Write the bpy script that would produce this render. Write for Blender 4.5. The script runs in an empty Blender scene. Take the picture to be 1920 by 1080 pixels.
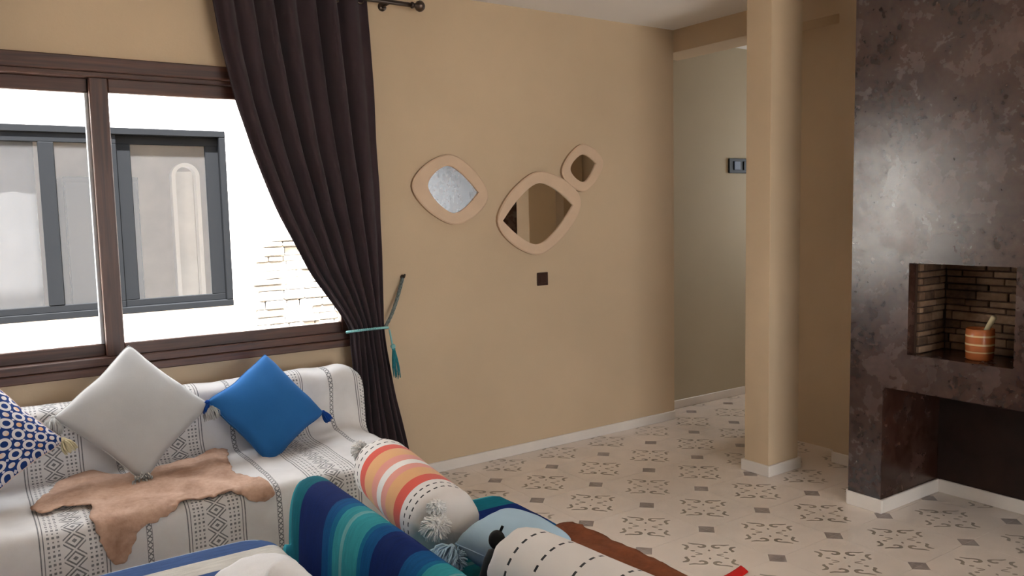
import bpy, math, random
from mathutils import Vector, Matrix, noise
from mathutils.geometry import delaunay_2d_cdt
R = math.radians
random.seed(7)
scene = bpy.context.scene
COL = scene.collection

# ------------------------------------------------------------------ camera
cam_data = bpy.data.cameras.new('camera')
cam_data.sensor_width = 36.0
cam_data.lens = 1527.55 / 1920 * 36.0
cam_data.clip_start = 0.05
cam = bpy.data.objects.new('camera', cam_data)
COL.objects.link(cam)
yaw, pitch, roll = R(34.2607), R(5.3867), R(-1.2607)
fw = Vector((math.sin(yaw)*math.cos(pitch), math.cos(yaw)*math.cos(pitch), -math.sin(pitch)))
rt = Vector((math.cos(yaw), -math.sin(yaw), 0)); up = rt.cross(fw)
r2 = rt*math.cos(roll) + up*math.sin(roll); u2 = up*math.cos(roll) - rt*math.sin(roll)
cam.matrix_world = Matrix(((r2.x, u2.x, -fw.x, 0), (r2.y, u2.y, -fw.y, 0), (r2.z, u2.z, -fw.z, 1.5), (0, 0, 0, 1)))
scene.camera = cam

# ------------------------------------------------------------------ world, light, exposure
world = bpy.data.worlds.new('sky'); scene.world = world
world.use_nodes = True
bg = world.node_tree.nodes['Background']
bg.inputs[0].default_value = (0.90, 0.95, 1.0, 1)
bg.inputs[1].default_value = 2.6
vs = scene.view_settings
vs.view_transform = 'Standard'; vs.look = 'None'; vs.gamma = 1; vs.use_curve_mapping = False
vs.exposure = 1.7
sun_l = bpy.data.lights.new('sun', 'SUN'); sun_l.energy = 29.0; sun_l.angle = R(0.5); sun_l.color = (1.0, 0.96, 0.90)
sun = bpy.data.objects.new('sun', sun_l); COL.objects.link(sun)
sun.rotation_euler = Vector((0.12, 0.42, -1.0)).to_track_quat('-Z', 'Y').to_euler()
XL0 = -2.4
def portal(name, loc, rot, sx, sy):
    l = bpy.data.lights.new(name, 'AREA'); l.shape = 'RECTANGLE'; l.size = sx; l.size_y = sy
    l.cycles.is_portal = True
    o = bpy.data.objects.new(name, l); o.location = loc; o.rotation_euler = rot; COL.objects.link(o)
    return o
portal('daylight_portal_front', (0.56, 4.30, 1.5), (R(-90), 0, 0), 2.3, 1.3)
portal('daylight_portal_back', (1.45, -2.75, 1.22), (R(90), 0, 0), 1.8, 2.3)  # portal for the added back window
portal('daylight_portal_hall', (6.4, 3.65, 1.6), (0, R(90), 0), 0.9, 0.8)  # portal for the added hall opening
portal('daylight_portal_arch', (2.68, -2.75, 1.15), (R(90), 0, 0), 0.75, 2.3)

# ------------------------------------------------------------------ helpers
class N:
    """socket wrapper: arithmetic on shader values"""
    def __init__(s, nt, sock): s.nt = nt; s.s = sock
    def _m(s, op, *o):
        n = s.nt.nodes.new('ShaderNodeMath'); n.operation = op
        for i, v in enumerate((s,) + o):
            if isinstance(v, N): s.nt.links.new(v.s, n.inputs[i])
            else: n.inputs[i].default_value = v
        return N(s.nt, n.outputs[0])
    def __add__(s, o): return s._m('ADD', o)
    def __sub__(s, o): return s._m('SUBTRACT', o)
    def __mul__(s, o): return s._m('MULTIPLY', o)
    def __truediv__(s, o): return s._m('DIVIDE', o)
    def lt(s, o): return s._m('LESS_THAN', o)
    def gt(s, o): return s._m('GREATER_THAN', o)
    def abs(s): return s._m('ABSOLUTE')
    def max(s, o): return s._m('MAXIMUM', o)
    def min(s, o): return s._m('MINIMUM', o)
    def pp(s, o): return s._m('PINGPONG', o)
    def mod(s, o): return s._m('FLOORED_MODULO', o)
    def band(s, a, b): return s.gt(a) * s.lt(b)
    def pw(s, o): return s._m('POWER', o)

def lk(nt, a, b): nt.links.new(a.s if isinstance(a, N) else a, b)
class Mat:
    def __init__(s, name, color=(0.5, 0.5, 0.5), rough=0.8, spec=0.3, metal=0.0):
        s.m = bpy.data.materials.new(name); s.m.use_nodes = True
        s.nt = s.m.node_tree; s.b = s.nt.nodes['Principled BSDF']
        s.b.inputs['Base Color'].default_value = (*color, 1)
        s.b.inputs['Roughness'].default_value = rough
        s.b.inputs['Specular IOR Level'].default_value = spec
        s.b.inputs['Metallic'].default_value = metal
        s.color = color
    def coord(s, kind='Object'):
        return s.nt.nodes.new('ShaderNodeTexCoord').outputs[kind]
    def world(s):
        return s.nt.nodes.new('ShaderNodeNewGeometry').outputs['Position']
    def uv(s):
        sp = s.nt.nodes.new('ShaderNodeSeparateXYZ'); lk(s.nt, s.coord('UV'), sp.inputs[0])
        return N(s.nt, sp.outputs[0]), N(s.nt, sp.outputs[1])
    def noise(s, vec, scale, detail=4, rough=0.55, dist=0.0, stretch=None):
        if stretch:
            mp = s.nt.nodes.new('ShaderNodeMapping'); mp.inputs['Scale'].default_value = stretch
            lk(s.nt, vec, mp.inputs[0]); vec = mp.outputs[0]
        n = s.nt.nodes.new('ShaderNodeTexNoise'); lk(s.nt, vec, n.inputs['Vector'])
        n.inputs['Scale'].default_value = scale; n.inputs['Detail'].default_value = detail
        n.inputs['Roughness'].default_value = rough; n.inputs['Distortion'].default_value = dist
        return N(s.nt, n.outputs[0])
    def ramp(s, fac, stops, const=False):
        r = s.nt.nodes.new('ShaderNodeValToRGB'); lk(s.nt, fac, r.inputs[0])
        cr = r.color_ramp
        if const: cr.interpolation = 'CONSTANT'
        cr.elements.remove(cr.elements[1])
        cr.elements[0].position = stops[0][0]; cr.elements[0].color = (*stops[0][1], 1)
        for p, c in stops[1:]:
            e = cr.elements.new(p); e.color = (*c, 1)
        return r.outputs[0]
    def mix(s, fac, a, b, mode='MIX'):
        n = s.nt.nodes.new('ShaderNodeMix'); n.data_type = 'RGBA'; n.blend_type = mode
        for v, i in ((fac, 0), (a, 6), (b, 7)):
            if isinstance(v, N): lk(s.nt, v, n.inputs[i])
            elif isinstance(v, (int, float)): n.inputs[i].default_value = v
            elif isinstance(v, tuple): n.inputs[i].default_value = (*v, 1)
            else: lk(s.nt, v, n.inputs[i])
        return n.outputs[2]
    def base(s, c): lk(s.nt, c, s.b.inputs['Base Color']); return s
    def rough(s, r): lk(s.nt, r, s.b.inputs['Roughness']); return s
    def bump(s, h, strength=0.3, dist=0.01):
        n = s.nt.nodes.new('ShaderNodeBump'); n.inputs['Strength'].default_value = strength
        n.inputs['Distance'].default_value = dist
        lk(s.nt, h, n.inputs['Height']); lk(s.nt, n.outputs[0], s.b.inputs['Normal']); return s
    def sheen(s, w): s.b.inputs['Sheen Weight'].default_value = w; return s

def mottled(name, c, rough=0.85, spec=0.2, amt=0.12, scale=3.0, bump=0.0, bscale=60, sheen=0, bdist=0.004):
    m = Mat(name, c, rough, spec)
    f = m.noise(m.world(), scale)
    lo = tuple(x*(1-amt) for x in c); hi = tuple(min(1, x*(1+amt)) for x in c)
    m.base(m.ramp(f, [(0.3, lo), (0.7, hi)]))
    if bump: m.bump(m.noise(m.world(), bscale, 3), bump, bdist)
    if sheen: m.sheen(sheen)
    return m.m

LOC = {}
def tag(o, label, cat, group=None):
    o['label'] = label; o['category'] = cat
    if group: o['group'] = group
    return o
def struct(o): o['kind'] = 'structure'; return o
def thing(name, label=None, cat=None, loc=(0, 0, 0), group=None):
    o = bpy.data.objects.new(name, None); o.empty_display_size = 0.1; o.location = loc; COL.objects.link(o)
    LOC[o.name] = Vector(loc)
    if label: tag(o, label, cat, group)
    return o
def wloc(p): return LOC.get(p.name, Vector((0, 0, 0))) if p else Vector((0, 0, 0))

class MB:
    def __init__(s): s.v = []; s.f = []; s.uv = []; s.mi = []
    def add(s, vs_, fs_, uvs=None, mi=0):
        b = len(s.v); s.v += [Vector(q) for q in vs_]
        for k, f in enumerate(fs_):
            s.f.append([i + b for i in f]); s.mi.append(mi)
            s.uv.append([uvs[i] for i in f] if uvs else [(0, 0)]*len(f))
        return s
    def box(s, x0, x1, y0, y1, z0, z1, bev=0.0, mi=0):
        if bev <= 0:
            v = [(x, y, z) for z in (z0, z1) for y in (y0, y1) for x in (x0, x1)]
            return s.add(v, [(0, 2, 3, 1), (4, 5, 7, 6), (0, 1, 5, 4), (2, 6, 7, 3), (0, 4, 6, 2), (1, 3, 7, 5)], mi=mi)
        b = min(bev, (x1-x0)/2.01, (y1-y0)/2.01, (z1-z0)/2.01)
        idx = {}; v = []
        for sx in (0, 1):
            for sy in (0, 1):
                for sz in (0, 1):
                    X, Y, Z = (x0, x1)[sx], (y0, y1)[sy], (z0, z1)[sz]
                    ix, iy, iz = (x0+b, x1-b)[sx], (y0+b, y1-b)[sy], (z0+b, z1-b)[sz]
                    for ax, p in enumerate(((X, iy, iz), (ix, Y, iz), (ix, iy, Z))):
                        idx[(sx, sy, sz, ax)] = len(v); v.append(p)
        f = []
        for ax in range(3):
            o = [a for a in range(3) if a != ax]
            for sgn in (0, 1):
                q = []
                for (p, r) in ((0, 0), (1, 0), (1, 1), (0, 1)):
                    c = [0, 0, 0]; c[ax] = sgn; c[o[0]] = p; c[o[1]] = r; q.append(idx[(*c, ax)])
                f.append(q)
        for ax in range(3):       # edges along ax
            o = [a for a in range(3) if a != ax]
            for p in (0, 1):
                for r in (0, 1):
                    c0 = [0, 0, 0]; c1 = [0, 0, 0]; c1[ax] = 1
                    for c in (c0, c1): c[o[0]] = p; c[o[1]] = r
                    f.append([idx[(*c0, o[0])], idx[(*c1, o[0])], idx[(*c1, o[1])], idx[(*c0, o[1])]])
        for sx in (0, 1):
            for sy in (0, 1):
                for sz in (0, 1): f.append([idx[(sx, sy, sz, a)] for a in range(3)])
        b0 = len(s.v); cen = Vector(((x0+x1)/2, (y0+y1)/2, (z0+z1)/2))
        for k in range(len(f)):
            a, bb, c = (Vector(v[f[k][i]]) for i in range(3))
            n = (bb-a).cross(c-a); m_ = sum((Vector(v[i]) for i in f[k]), Vector())/len(f[k])
            if n.dot(m_-cen) < 0: f[k] = f[k][::-1]
        return s.add(v, f, mi=mi)
    def tube(s, pts, rad, seg=8, cap=True, mi=0):
        pts = [Vector(p) for p in pts]; n = len(pts)
        rads = rad if isinstance(rad, (list, tuple)) else [rad]*n
        v = []; f = []; prev = None
        for i, p in enumerate(pts):
            t = (pts[min(i+1, n-1)] - pts[max(i-1, 0)]).normalized()
            if prev is None:
                a = t.cross(Vector((0, 0, 1)))
                if a.length < 1e-3: a = t.cross(Vector((1, 0, 0)))
                a.normalize()
            else:
                a = (prev - t*prev.dot(t)).normalized()
            prev = a; b = t.cross(a)
            for k in range(seg):
                an = 2*math.pi*k/seg
                v.append(p + (a*math.cos(an) + b*math.sin(an))*rads[i])
        for i in range(n-1):
            for k in range(seg):
                k2 = (k+1) % seg
                f.append((i*seg+k, i*seg+k2, (i+1)*seg+k2, (i+1)*seg+k))
        if cap: f.append(tuple(range(seg))[::-1]); f.append(tuple((n-1)*seg+k for k in range(seg)))
        return s.add(v, f, mi=mi)
    def lathe(s, prof, origin, axis=(0, 0, 1), seg=24, mi=0, xref=None):
        ax = Vector(axis).normalized()
        a = Vector(xref) if xref else ax.cross(Vector((0, 0, 1)))
        if a.length < 1e-3: a = Vector((1, 0, 0))
        a = (a - ax*a.dot(ax)).normalized(); b = ax.cross(a); o = Vector(origin)
        v = []; f = []; uv = []; L = max(1e-6, max(q[1] for q in prof)-prof[0][1])
        for (r, h) in prof:
            for k in range(seg+1):
                an = 2*math.pi*k/seg
                v.append(o + ax*h + (a*math.cos(an)+b*math.sin(an))*max(r, 1e-4)); uv.append((k/seg, (h-prof[0][1])/L))
        for i in range(len(prof)-1):
            for k in range(seg):
                q = i*(seg+1)+k
                f.append((q, q+1, q+seg+2, q+seg+1))
        return s.add(v, f, uv, mi=mi)
    def sphere(s, c, r, seg=12, ring=8, sc=(1, 1, 1), mi=0):
        v = []; f = []
        for i in range(ring+1):
            th = math.pi*i/ring
            for k in range(seg):
                an = 2*math.pi*k/seg
                v.append((c[0]+r*sc[0]*math.sin(th)*math.cos(an), c[1]+r*sc[1]*math.sin(th)*math.sin(an), c[2]+r*sc[2]*math.cos(th)))
        for i in range(ring):
            for k in range(seg):
                k2 = (k+1) % seg
                f.append((i*seg+k, (i+1)*seg+k, (i+1)*seg+k2, i*seg+k2))
        return s.add(v, f, mi=mi)
    def grid(s, fn, nu, nv, uvf=None, mi=0):
        v = []; uv = []; f = []
        for i in range(nu+1):
            for j in range(nv+1):
                a, b = i/nu, j/nv
                v.append(fn(a, b)); uv.append(uvf(a, b) if uvf else (a, b))
        for i in range(nu):
            for j in range(nv):
                q = i*(nv+1)+j
                f.append((q, q+nv+1, q+nv+2, q+1))
        return s.add(v, f, uv, mi=mi)
    def build(s, name, mat, parent=None, smooth=False, solid=0, offs=-1, weld=False):
        me = bpy.data.meshes.new(name)
        o0 = wloc(parent)
        me.from_pydata([tuple(q - o0) for q in s.v], [], s.f)
        ul = me.uv_layers.new(name='UVMap'); k = 0
        for fu in s.uv:
            for c in fu: ul.data[k].uv = c; k += 1
        for m in (mat if isinstance(mat, (list, tuple)) else [mat]): me.materials.append(m)
        for p, mi in zip(me.polygons, s.mi): p.material_index = mi; p.use_smooth = smooth
        me.update()
        o = bpy.data.objects.new(name, me); COL.objects.link(o)
        if parent: o.parent = parent; LOC[o.name] = wloc(parent)
        if weld:
            w = o.modifiers.new('weld', 'WELD'); w.merge_threshold = 0.0005
        if solid:
            md = o.modifiers.new('thickness', 'SOLIDIFY'); md.thickness = solid; md.offset = offs
        return o

def nz(x, y, z, sc=1.0): return noise.noise(Vector((x, y, z))*sc)
def interp(tab, x):
    if x <= tab[0][0]: return tab[0][1]
    for (a, fa), (b, fb) in zip(tab, tab[1:]):
        if x <= b: return fa + (fb-fa)*(x-a)/(b-a)
    return tab[-1][1]
def catmull(P, n, closed=False):
    P = [Vector(p) for p in P]; out = []; m = len(P)
    for i in range(m if closed else m-1):
        if closed: a, b, c, d = (P[(i+k) % m] for k in (-1, 0, 1, 2))
        else: a, b, c, d = P[max(i-1, 0)], P[i], P[i+1], P[min(i+2, m-1)]
        for k in range(n):
            t = k/n
            out.append(0.5*((2*b)+(c-a)*t+(2*a-5*b+4*c-d)*t*t+(3*b-a-3*c+d)*t**3))
    if not closed: out.append(P[-1])
    return out

# ------------------------------------------------------------------ materials
M = {}
M['beige'] = mottled('beige_plaster', (0.62, 0.475, 0.32), 0.85, 0.25, 0.05, 1.3, 0.12, 90)
M['hall'] = mottled('hall_beige_light_cast', (0.52, 0.455, 0.335), 0.8, 0.25, 0.06, 1.0, 0.1, 90)  # same beige plaster, greenish cast of the hall light put into the colour
M['ceil'] = mottled('ceiling_white', (0.90, 0.86, 0.82), 0.9, 0.2, 0.02, 1.0)
M['base'] = mottled('skirting_tile', (0.80, 0.74, 0.68), 0.35, 0.5, 0.04, 5.0)
M['tile'] = mottled('cream_floor_tile', (0.82, 0.72, 0.64), 0.26, 0.5, 0.06, 2.2)
M['print'] = mottled('floor_print', (0.31, 0.255, 0.20), 0.4, 0.5, 0.15, 9.0)
M['square'] = mottled('floor_square', (0.34, 0.285, 0.26), 0.4, 0.5, 0.1, 9.0)
M['grout'] = mottled('floor_grout', (0.60, 0.51, 0.44), 0.9)
M['extwall'] = mottled('white_render', (0.86, 0.86, 0.86), 0.9, 0.2, 0.02, 2.0, 0.2, 40)
M['stone'] = mottled('pale_stone', (0.33, 0.33, 0.335), 0.9, 0.1, 0.2, 14.0, 0.6, 30)
M['stone2'] = mottled('arch_reflection_fill', (0.72, 0.71, 0.69), 0.9)  # pale fill of the arch that imitates a reflection
M['paving'] = mottled('paving', (0.40, 0.37, 0.33), 0.9)
M['alu'] = Mat('anthracite_aluminium', (0.0052, 0.0060, 0.0074), 0.75, 0.05).m
M['brass'] = Mat('dark_metal', (0.10, 0.075, 0.06), 0.35, 0.5, 0.9).m

def wood(name, dark, light, axis):
    m = Mat(name, dark, 0.42, 0.45)
    st = {'x': (1.2, 28, 28), 'z': (28, 28, 1.2)}[axis]
    f = m.noise(m.world(), 1.6, 5, 0.6, 0.6, st)
    m.base(m.ramp(f, [(0.28, dark), (0.72, light)]))
    m.bump(f, 0.15, 0.002)
    return m.m
M['woodx'] = wood('dark_wood_horizontal', (0.035, 0.014, 0.009), (0.125, 0.050, 0.030), 'x')
M['woodz'] = wood('dark_wood_vertical', (0.035, 0.014, 0.009), (0.115, 0.048, 0.030), 'z')

def tadelakt():
    m = Mat('brown_tadelakt', (0.1, 0.06, 0.05), 0.3, 0.62)
    w = m.world()
    a = m.noise(w, 3.0, 4, 0.55, 0.3); b = m.noise(w, 9.0, 4, 0.6, 0.2); c = m.noise(w, 36.0, 3)
    f = a*0.45 + b*0.33 + c*0.22
    m.base(m.ramp(f, [(0.32, (0.012, 0.004, 0.0025)), (0.44, (0.032, 0.012, 0.007)), (0.54, (0.056, 0.026, 0.018)), (0.68, (0.105, 0.062, 0.048))]))
    m.rough(m.ramp(b*0.7 + a*0.3, [(0.25, (0.19,)*3), (0.75, (0.33,)*3)]))
    m.bump(a*0.6 + b*0.35 + c*0.05, 0.10, 0.012)
    return m.m
M['tadelakt'] = tadelakt()
M['soot'] = mottled('sooty_plaster', (0.030, 0.017, 0.013), 0.8, 0.2, 0.3, 6.0, 0.4, 20)
def brick_mat():
    m = Mat('brown_brick', (0.2, 0.12, 0.08), 0.85, 0.2)
    rnd = N(m.nt, m.nt.nodes.new('ShaderNodeObjectInfo').outputs['Random'])
    f = m.noise(m.world(), 24.0, 5)
    m.base(m.ramp(f*0.6 + rnd*0.4, [(0.2, (0.055, 0.032, 0.020)), (0.5, (0.15, 0.088, 0.052)), (0.8, (0.24, 0.155, 0.098))])); m.bump(f, 0.7, 0.006)
    return m.m
M['brick'] = brick_mat()
M['mortar'] = mottled('dark_mortar', (0.055, 0.035, 0.025), 0.95)
M['black'] = Mat('black_cotton', (0.010, 0.010, 0.011), 0.75, 0.2).m
M['white_fluff'] = mottled('white_yarn', (0.82, 0.80, 0.78), 0.95, 0.1, 0.04, 30)
M['grey_fluff'] = mottled('grey_yarn', (0.50, 0.49, 0.47), 0.95, 0.1, 0.1, 30)
M['ice_fluff'] = mottled('pale_blue_yarn', (0.40, 0.56, 0.68), 0.95, 0.1, 0.06, 30)
M['blue_fluff'] = mottled('blue_yarn', (0.025, 0.155, 0.42), 0.95, 0.1, 0.1, 30)
M['navy_fluff'] = mottled('navy_yarn', (0.012, 0.06, 0.27), 0.95, 0.1, 0.1, 30)
M['cream_fluff'] = mottled('cream_yarn', (0.66, 0.58, 0.38), 0.95, 0.1, 0.06, 30)
M['teal_yarn'] = mottled('teal_yarn', (0.03, 0.22, 0.26), 0.9, 0.1, 0.2, 60)
M['cord'] = mottled('grey_green_cord', (0.17, 0.20, 0.19), 0.9, 0.1, 0.4, 90)
M['bead'] = Mat('turquoise_bead', (0.22, 0.50, 0.50), 0.35, 0.5).m

def cloth(name, c, weave=900, amt=0.06, bump=0.15, sheen=0.05, sc=6.0):
    m = Mat(name, c, 0.92, 0.12); f = m.noise(m.coord('Object'), sc, 4)
    lo = tuple(x*(1-amt) for x in c); hi = tuple(min(1, x*(1+amt)) for x in c)
    m.base(m.ramp(f, [(0.3, lo), (0.7, hi)]))
    m.bump(m.noise(m.coord('Object'), 180.0, 2), bump, 0.002); m.sheen(sheen)
    return m.m
M['curtain'] = cloth('aubergine_curtain', (0.048, 0.031, 0.034), sheen=0.10, amt=0.12)
M['greycush'] = cloth('light_grey_cotton', (0.50, 0.495, 0.49))
M['bluecush'] = cloth('cobalt_cotton', (0.024, 0.135, 0.37))
M['icecush'] = cloth('pale_blue_cotton', (0.40, 0.56, 0.69))
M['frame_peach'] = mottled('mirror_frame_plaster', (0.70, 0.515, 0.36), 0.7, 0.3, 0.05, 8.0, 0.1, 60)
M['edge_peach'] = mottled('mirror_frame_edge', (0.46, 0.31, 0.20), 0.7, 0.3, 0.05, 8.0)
mm = Mat('mirror_silver', (0.86, 0.86, 0.85), 0.02, 0.5, 1.0); M['mirror'] = mm.m
M['socket'] = Mat('brown_plastic', (0.045, 0.018, 0.013), 0.35, 0.5).m
M['panel'] = Mat('dark_grey_plastic', (0.020, 0.025, 0.030), 0.5, 0.3).m
M['panelblue'] = Mat('blue_rocker', (0.02, 0.05, 0.13), 0.3, 0.5).m
M['pale_trim'] = Mat('pale_grey_trim', (0.55, 0.57, 0.6), 0.5, 0.4).m
M['red'] = cloth('red_cotton', (0.62, 0.015, 0.012))
M['towel'] = mottled('white_towel', (0.80, 0.79, 0.80), 0.95, 0.1, 0.03, 20, 0.5, 160)
M['sofabase'] = mottled('painted_base', (0.50, 0.42, 0.34), 0.8)
M['foam'] = cloth('cream_ticking', (0.6, 0.55, 0.5))

def glass(name, haze, tint=(1, 1, 1)):
    m = bpy.data.materials.new(name); m.use_nodes = True; nt = m.node_tree; nt.nodes.clear()
    out = nt.nodes.new('ShaderNodeOutputMaterial')
    tr = nt.nodes.new('ShaderNodeBsdfTransparent'); tr.inputs[0].default_value = (*tint, 1)
    gl = nt.nodes.new('ShaderNodeBsdfGlossy'); gl.inputs['Roughness'].default_value = 0.01
    ge = nt.nodes.new('ShaderNodeNewGeometry'); dp = nt.nodes.new('ShaderNodeVectorMath'); dp.operation = 'DOT_PRODUCT'
    lk(nt, ge.outputs['Normal'], dp.inputs[0]); lk(nt, ge.outputs['Incoming'], dp.inputs[1])
    cs_ = N(nt, dp.outputs['Value']).abs()          # Schlick reflectance, same on both faces of the thin pane
    fr = (cs_*-1.0 + 1.0).pw(5.0)*0.985
    m1 = nt.nodes.new('ShaderNodeMixShader'); lk(nt, fr, m1.inputs[0]); lk(nt, tr.outputs[0], m1.inputs[1]); lk(nt, gl.outputs[0], m1.inputs[2])
    df = nt.nodes.new('ShaderNodeBsdfDiffuse'); df.inputs[0].default_value = (0.9, 0.93, 1.0, 1)   # diffuse share paints a pale haze over the pane
    m2 = nt.nodes.new('ShaderNodeMixShader'); m2.inputs[0].default_value = haze
    lk(nt, m1.outputs[0], m2.inputs[1]); lk(nt, df.outputs[0], m2.inputs[2]); lk(nt, m2.outputs[0], out.inputs[0])
    return m
M['glass'] = glass('window_glass', 0.0)
M['glass2'] = glass('hazy_glass', 0.014)

def bedspread():
    m = Mat('white_woven_bedspread', (0.7, 0.68, 0.66), 0.9, 0.12); m.sheen(0.15)
    u, v = m.uv()
    d = (u - 0.03).mod(0.486) - 0.243          # centred on a band; bands at u = 0.273 + k*0.486
    ad = d.abs()
    P = 0.062
    vv = v.mod(P) - P/2; av = vv.abs()
    dia = ad/0.036 + av/(P/2)
    ink = ad.lt(0.036) * (dia.band(0.62, 0.86).max(dia.lt(0.26)).max(dia.band(1.12, 1.32)))
    # dot columns
    du = (ad - 0.042).mod(0.0155) - 0.00775
    dv = v.mod(0.0155) - 0.00775
    row = v.mod(0.031).lt(0.0155)
    size = row*0.0016 + 0.0027
    dots = ad.band(0.042, 0.0885) * du.abs().lt(size) * dv.abs().lt(size)
    lines = ad.band(0.094, 0.0975).max(ad.band(0.1045, 0.109))
    # braid half-way between the bands
    bd = (ad - 0.243).abs()
    br = bd.lt(0.0105) * ((v.pp(0.011) - bd).abs().lt(0.0032).max(bd.band(0.0085, 0.0105)))
    k = ink.max(dots).max(lines).max(br)
    nn = m.noise(m.coord('UV'), 9.0, 4)
    basec = m.ramp(nn, [(0.3, (0.66, 0.63, 0.61)), (0.7, (0.75, 0.725, 0.71))])
    wear = m.noise(m.coord('UV'), 60.0, 3)
    inkc = m.ramp(wear, [(0.3, (0.06, 0.06, 0.065)), (0.8, (0.22, 0.22, 0.22))])
    m.base(m.mix(k*0.85, basec, inkc))
    m.bump(m.noise(m.coord('UV'), 300.0, 2), 0.2, 0.002)
    return m.m
M['bedspread'] = bedspread()

def striped(name, stops, axis, scale, offset, rough=0.9, fine=None):
    """stripes along one uv axis: t = (coord-offset)/scale in 0..1 wrapped"""
    m = Mat(name, (0.5,)*3, rough, 0.10)
    uv = m.uv(); t = ((uv[axis] - offset)/scale).mod(1.0)
    c = m.ramp(t, stops, True)
    n = m.noise(m.coord('UV'), 14.0, 5, 0.65, 0, (1, 6, 1) if axis == 1 else (6, 1, 1))
    c = m.mix(1.0, c, m.ramp(n, [(0.3, (0.72,)*3), (0.7, (1.0,)*3)]), 'MULTIPLY')
    m.base(c); m.bump(m.noise(m.coord('UV'), 260.0, 2), 0.25, 0.002)
    return m.m
TE, NV, BL, AQ, PA = (0.004, 0.15, 0.21), (0.003, 0.020, 0.15), (0.004, 0.095, 0.30), (0.035, 0.33, 0.40), (0.18, 0.44, 0.49)
# one repeat of the throw along the couch, measured from its far end towards the camera
B2, NL = (0.005, 0.15, 0.33), (0.03, 0.075, 0.32)
rep = []
for p, c in [(0, TE), (0.115, NV), (0.235, NL), (0.24, NV), (0.325, BL), (0.375, B2), (0.40, AQ), (0.455, PA), (0.47, AQ), (0.50, PA), (0.505, AQ), (0.565, B2), (0.585, BL), (0.635, NV), (0.725, NL), (0.73, NV), (0.79, BL), (0.855, B2), (0.875, AQ), (0.945, PA), (0.955, AQ), (1.06, B2), (1.09, BL), (1.13, NV), (1.30, BL), (1.36, AQ), (1.55, BL), (1.62, NV), (1.80, BL), (1.87, AQ)]:
    rep.append((p/2.6, c))
M['throw'] = striped('blue_striped_throw', rep, 0, 2.6, 0.0)
CR, OB = (0.72, 0.70, 0.66), (0.055, 0.115, 0.30)
PB = (0.36, 0.42, 0.54)
M['ottoman'] = striped('blue_white_stripe', [(p/1.8, c) for p, c in ((0.0, PB), (0.442, OB), (0.515, CR), (0.605, OB), (0.675, CR), (0.77, PB), (0.80, OB), (0.87, CR), (0.96, OB), (1.03, CR), (1.12, PB))], 1, 1.8, -0.4)

def bolster_mat(name, stops, rings):
    m = Mat(name, (0.7,)*3, 0.9, 0.12); m.sheen(0.15)
    u, v = m.uv()
    c = m.ramp(v, stops, True)
    k = None
    for (pos, cnt, ph) in rings:
        wob = v - pos
        r = wob.abs().lt(0.0055) * (u*cnt + ph).mod(1.0).lt(0.55)
        k = r if k is None else k.max(r)
    n = m.noise(m.coord('Object'), 7.0, 4)
    c = m.mix(0.3, c, m.ramp(n, [(0.3, (0.42,)*3), (0.7, (0.58,)*3)]), 'OVERLAY')
    m.base(m.mix(k, c, (0.03, 0.03, 0.032)))
    m.bump(m.noise(m.coord('Object'), 200.0, 2), 0.2, 0.002)
    return m.m
WH, RD, OR, PK = (0.72, 0.68, 0.655), (0.66, 0.085, 0.055), (0.72, 0.38, 0.17), (0.72, 0.30, 0.24)
M['bolster1'] = bolster_mat('rainbow_bolster', [(0, WH), (0.20, RD), (0.275, OR), (0.39, PK), (0.465, (0.78, 0.76, 0.74)), (0.53, PK), (0.595, OR), (0.70, RD), (0.785, WH)],
                            [(0.10, 26, 0), (0.155, 26, 0.3), (0.835, 30, 0), (0.89, 30, 0.4)])
M['bolster2'] = bolster_mat('dashed_bolster', [(0, WH), (0.99, WH)], [(0.17, 22, 0), (0.30, 22, 0.4), (0.46, 22, 0.2), (0.62, 22, 0.6), (0.78, 22, 0)])

def patterned():
    m = Mat('blue_ring_print', (0.5,)*3, 0.85, 0.15)
    u, v = m.uv(); u = u*0.80; v = v*0.80; S = 0.047
    a = u.mod(S) - S/2; b = v.mod(S) - S/2
    a2 = (u + S/2).mod(S) - S/2; b2 = (v + S/2).mod(S) - S/2
    r = (a*a + b*b).pw(0.5); q = (a2*a2 + b2*b2).pw(0.5)
    n = m.noise(m.coord('UV'), 26.0, 2)
    warm = m.ramp(n, [(0.42, (0.70, 0.66, 0.66)), (0.60, (0.72, 0.42, 0.24))])
    navy = (0.012, 0.040, 0.17)
    c = m.mix(r.band(0.0098, 0.0185), navy, (0.70, 0.66, 0.66))
    c = m.mix(q.lt(0.0082), c, warm)
    e1 = ((a2.abs()).max((b.abs())))
    d1 = (a2.abs() + b.abs()); d2 = (a.abs() + b2.abs())
    c = m.mix(d1.lt(0.0050).max(d2.lt(0.0050)), c, (0.62, 0.60, 0.66))
    m.base(c); m.bump(m.noise(m.coord('UV'), 400.0, 2), 0.15, 0.002)
    return m.m
M['patterned'] = patterned()

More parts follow.
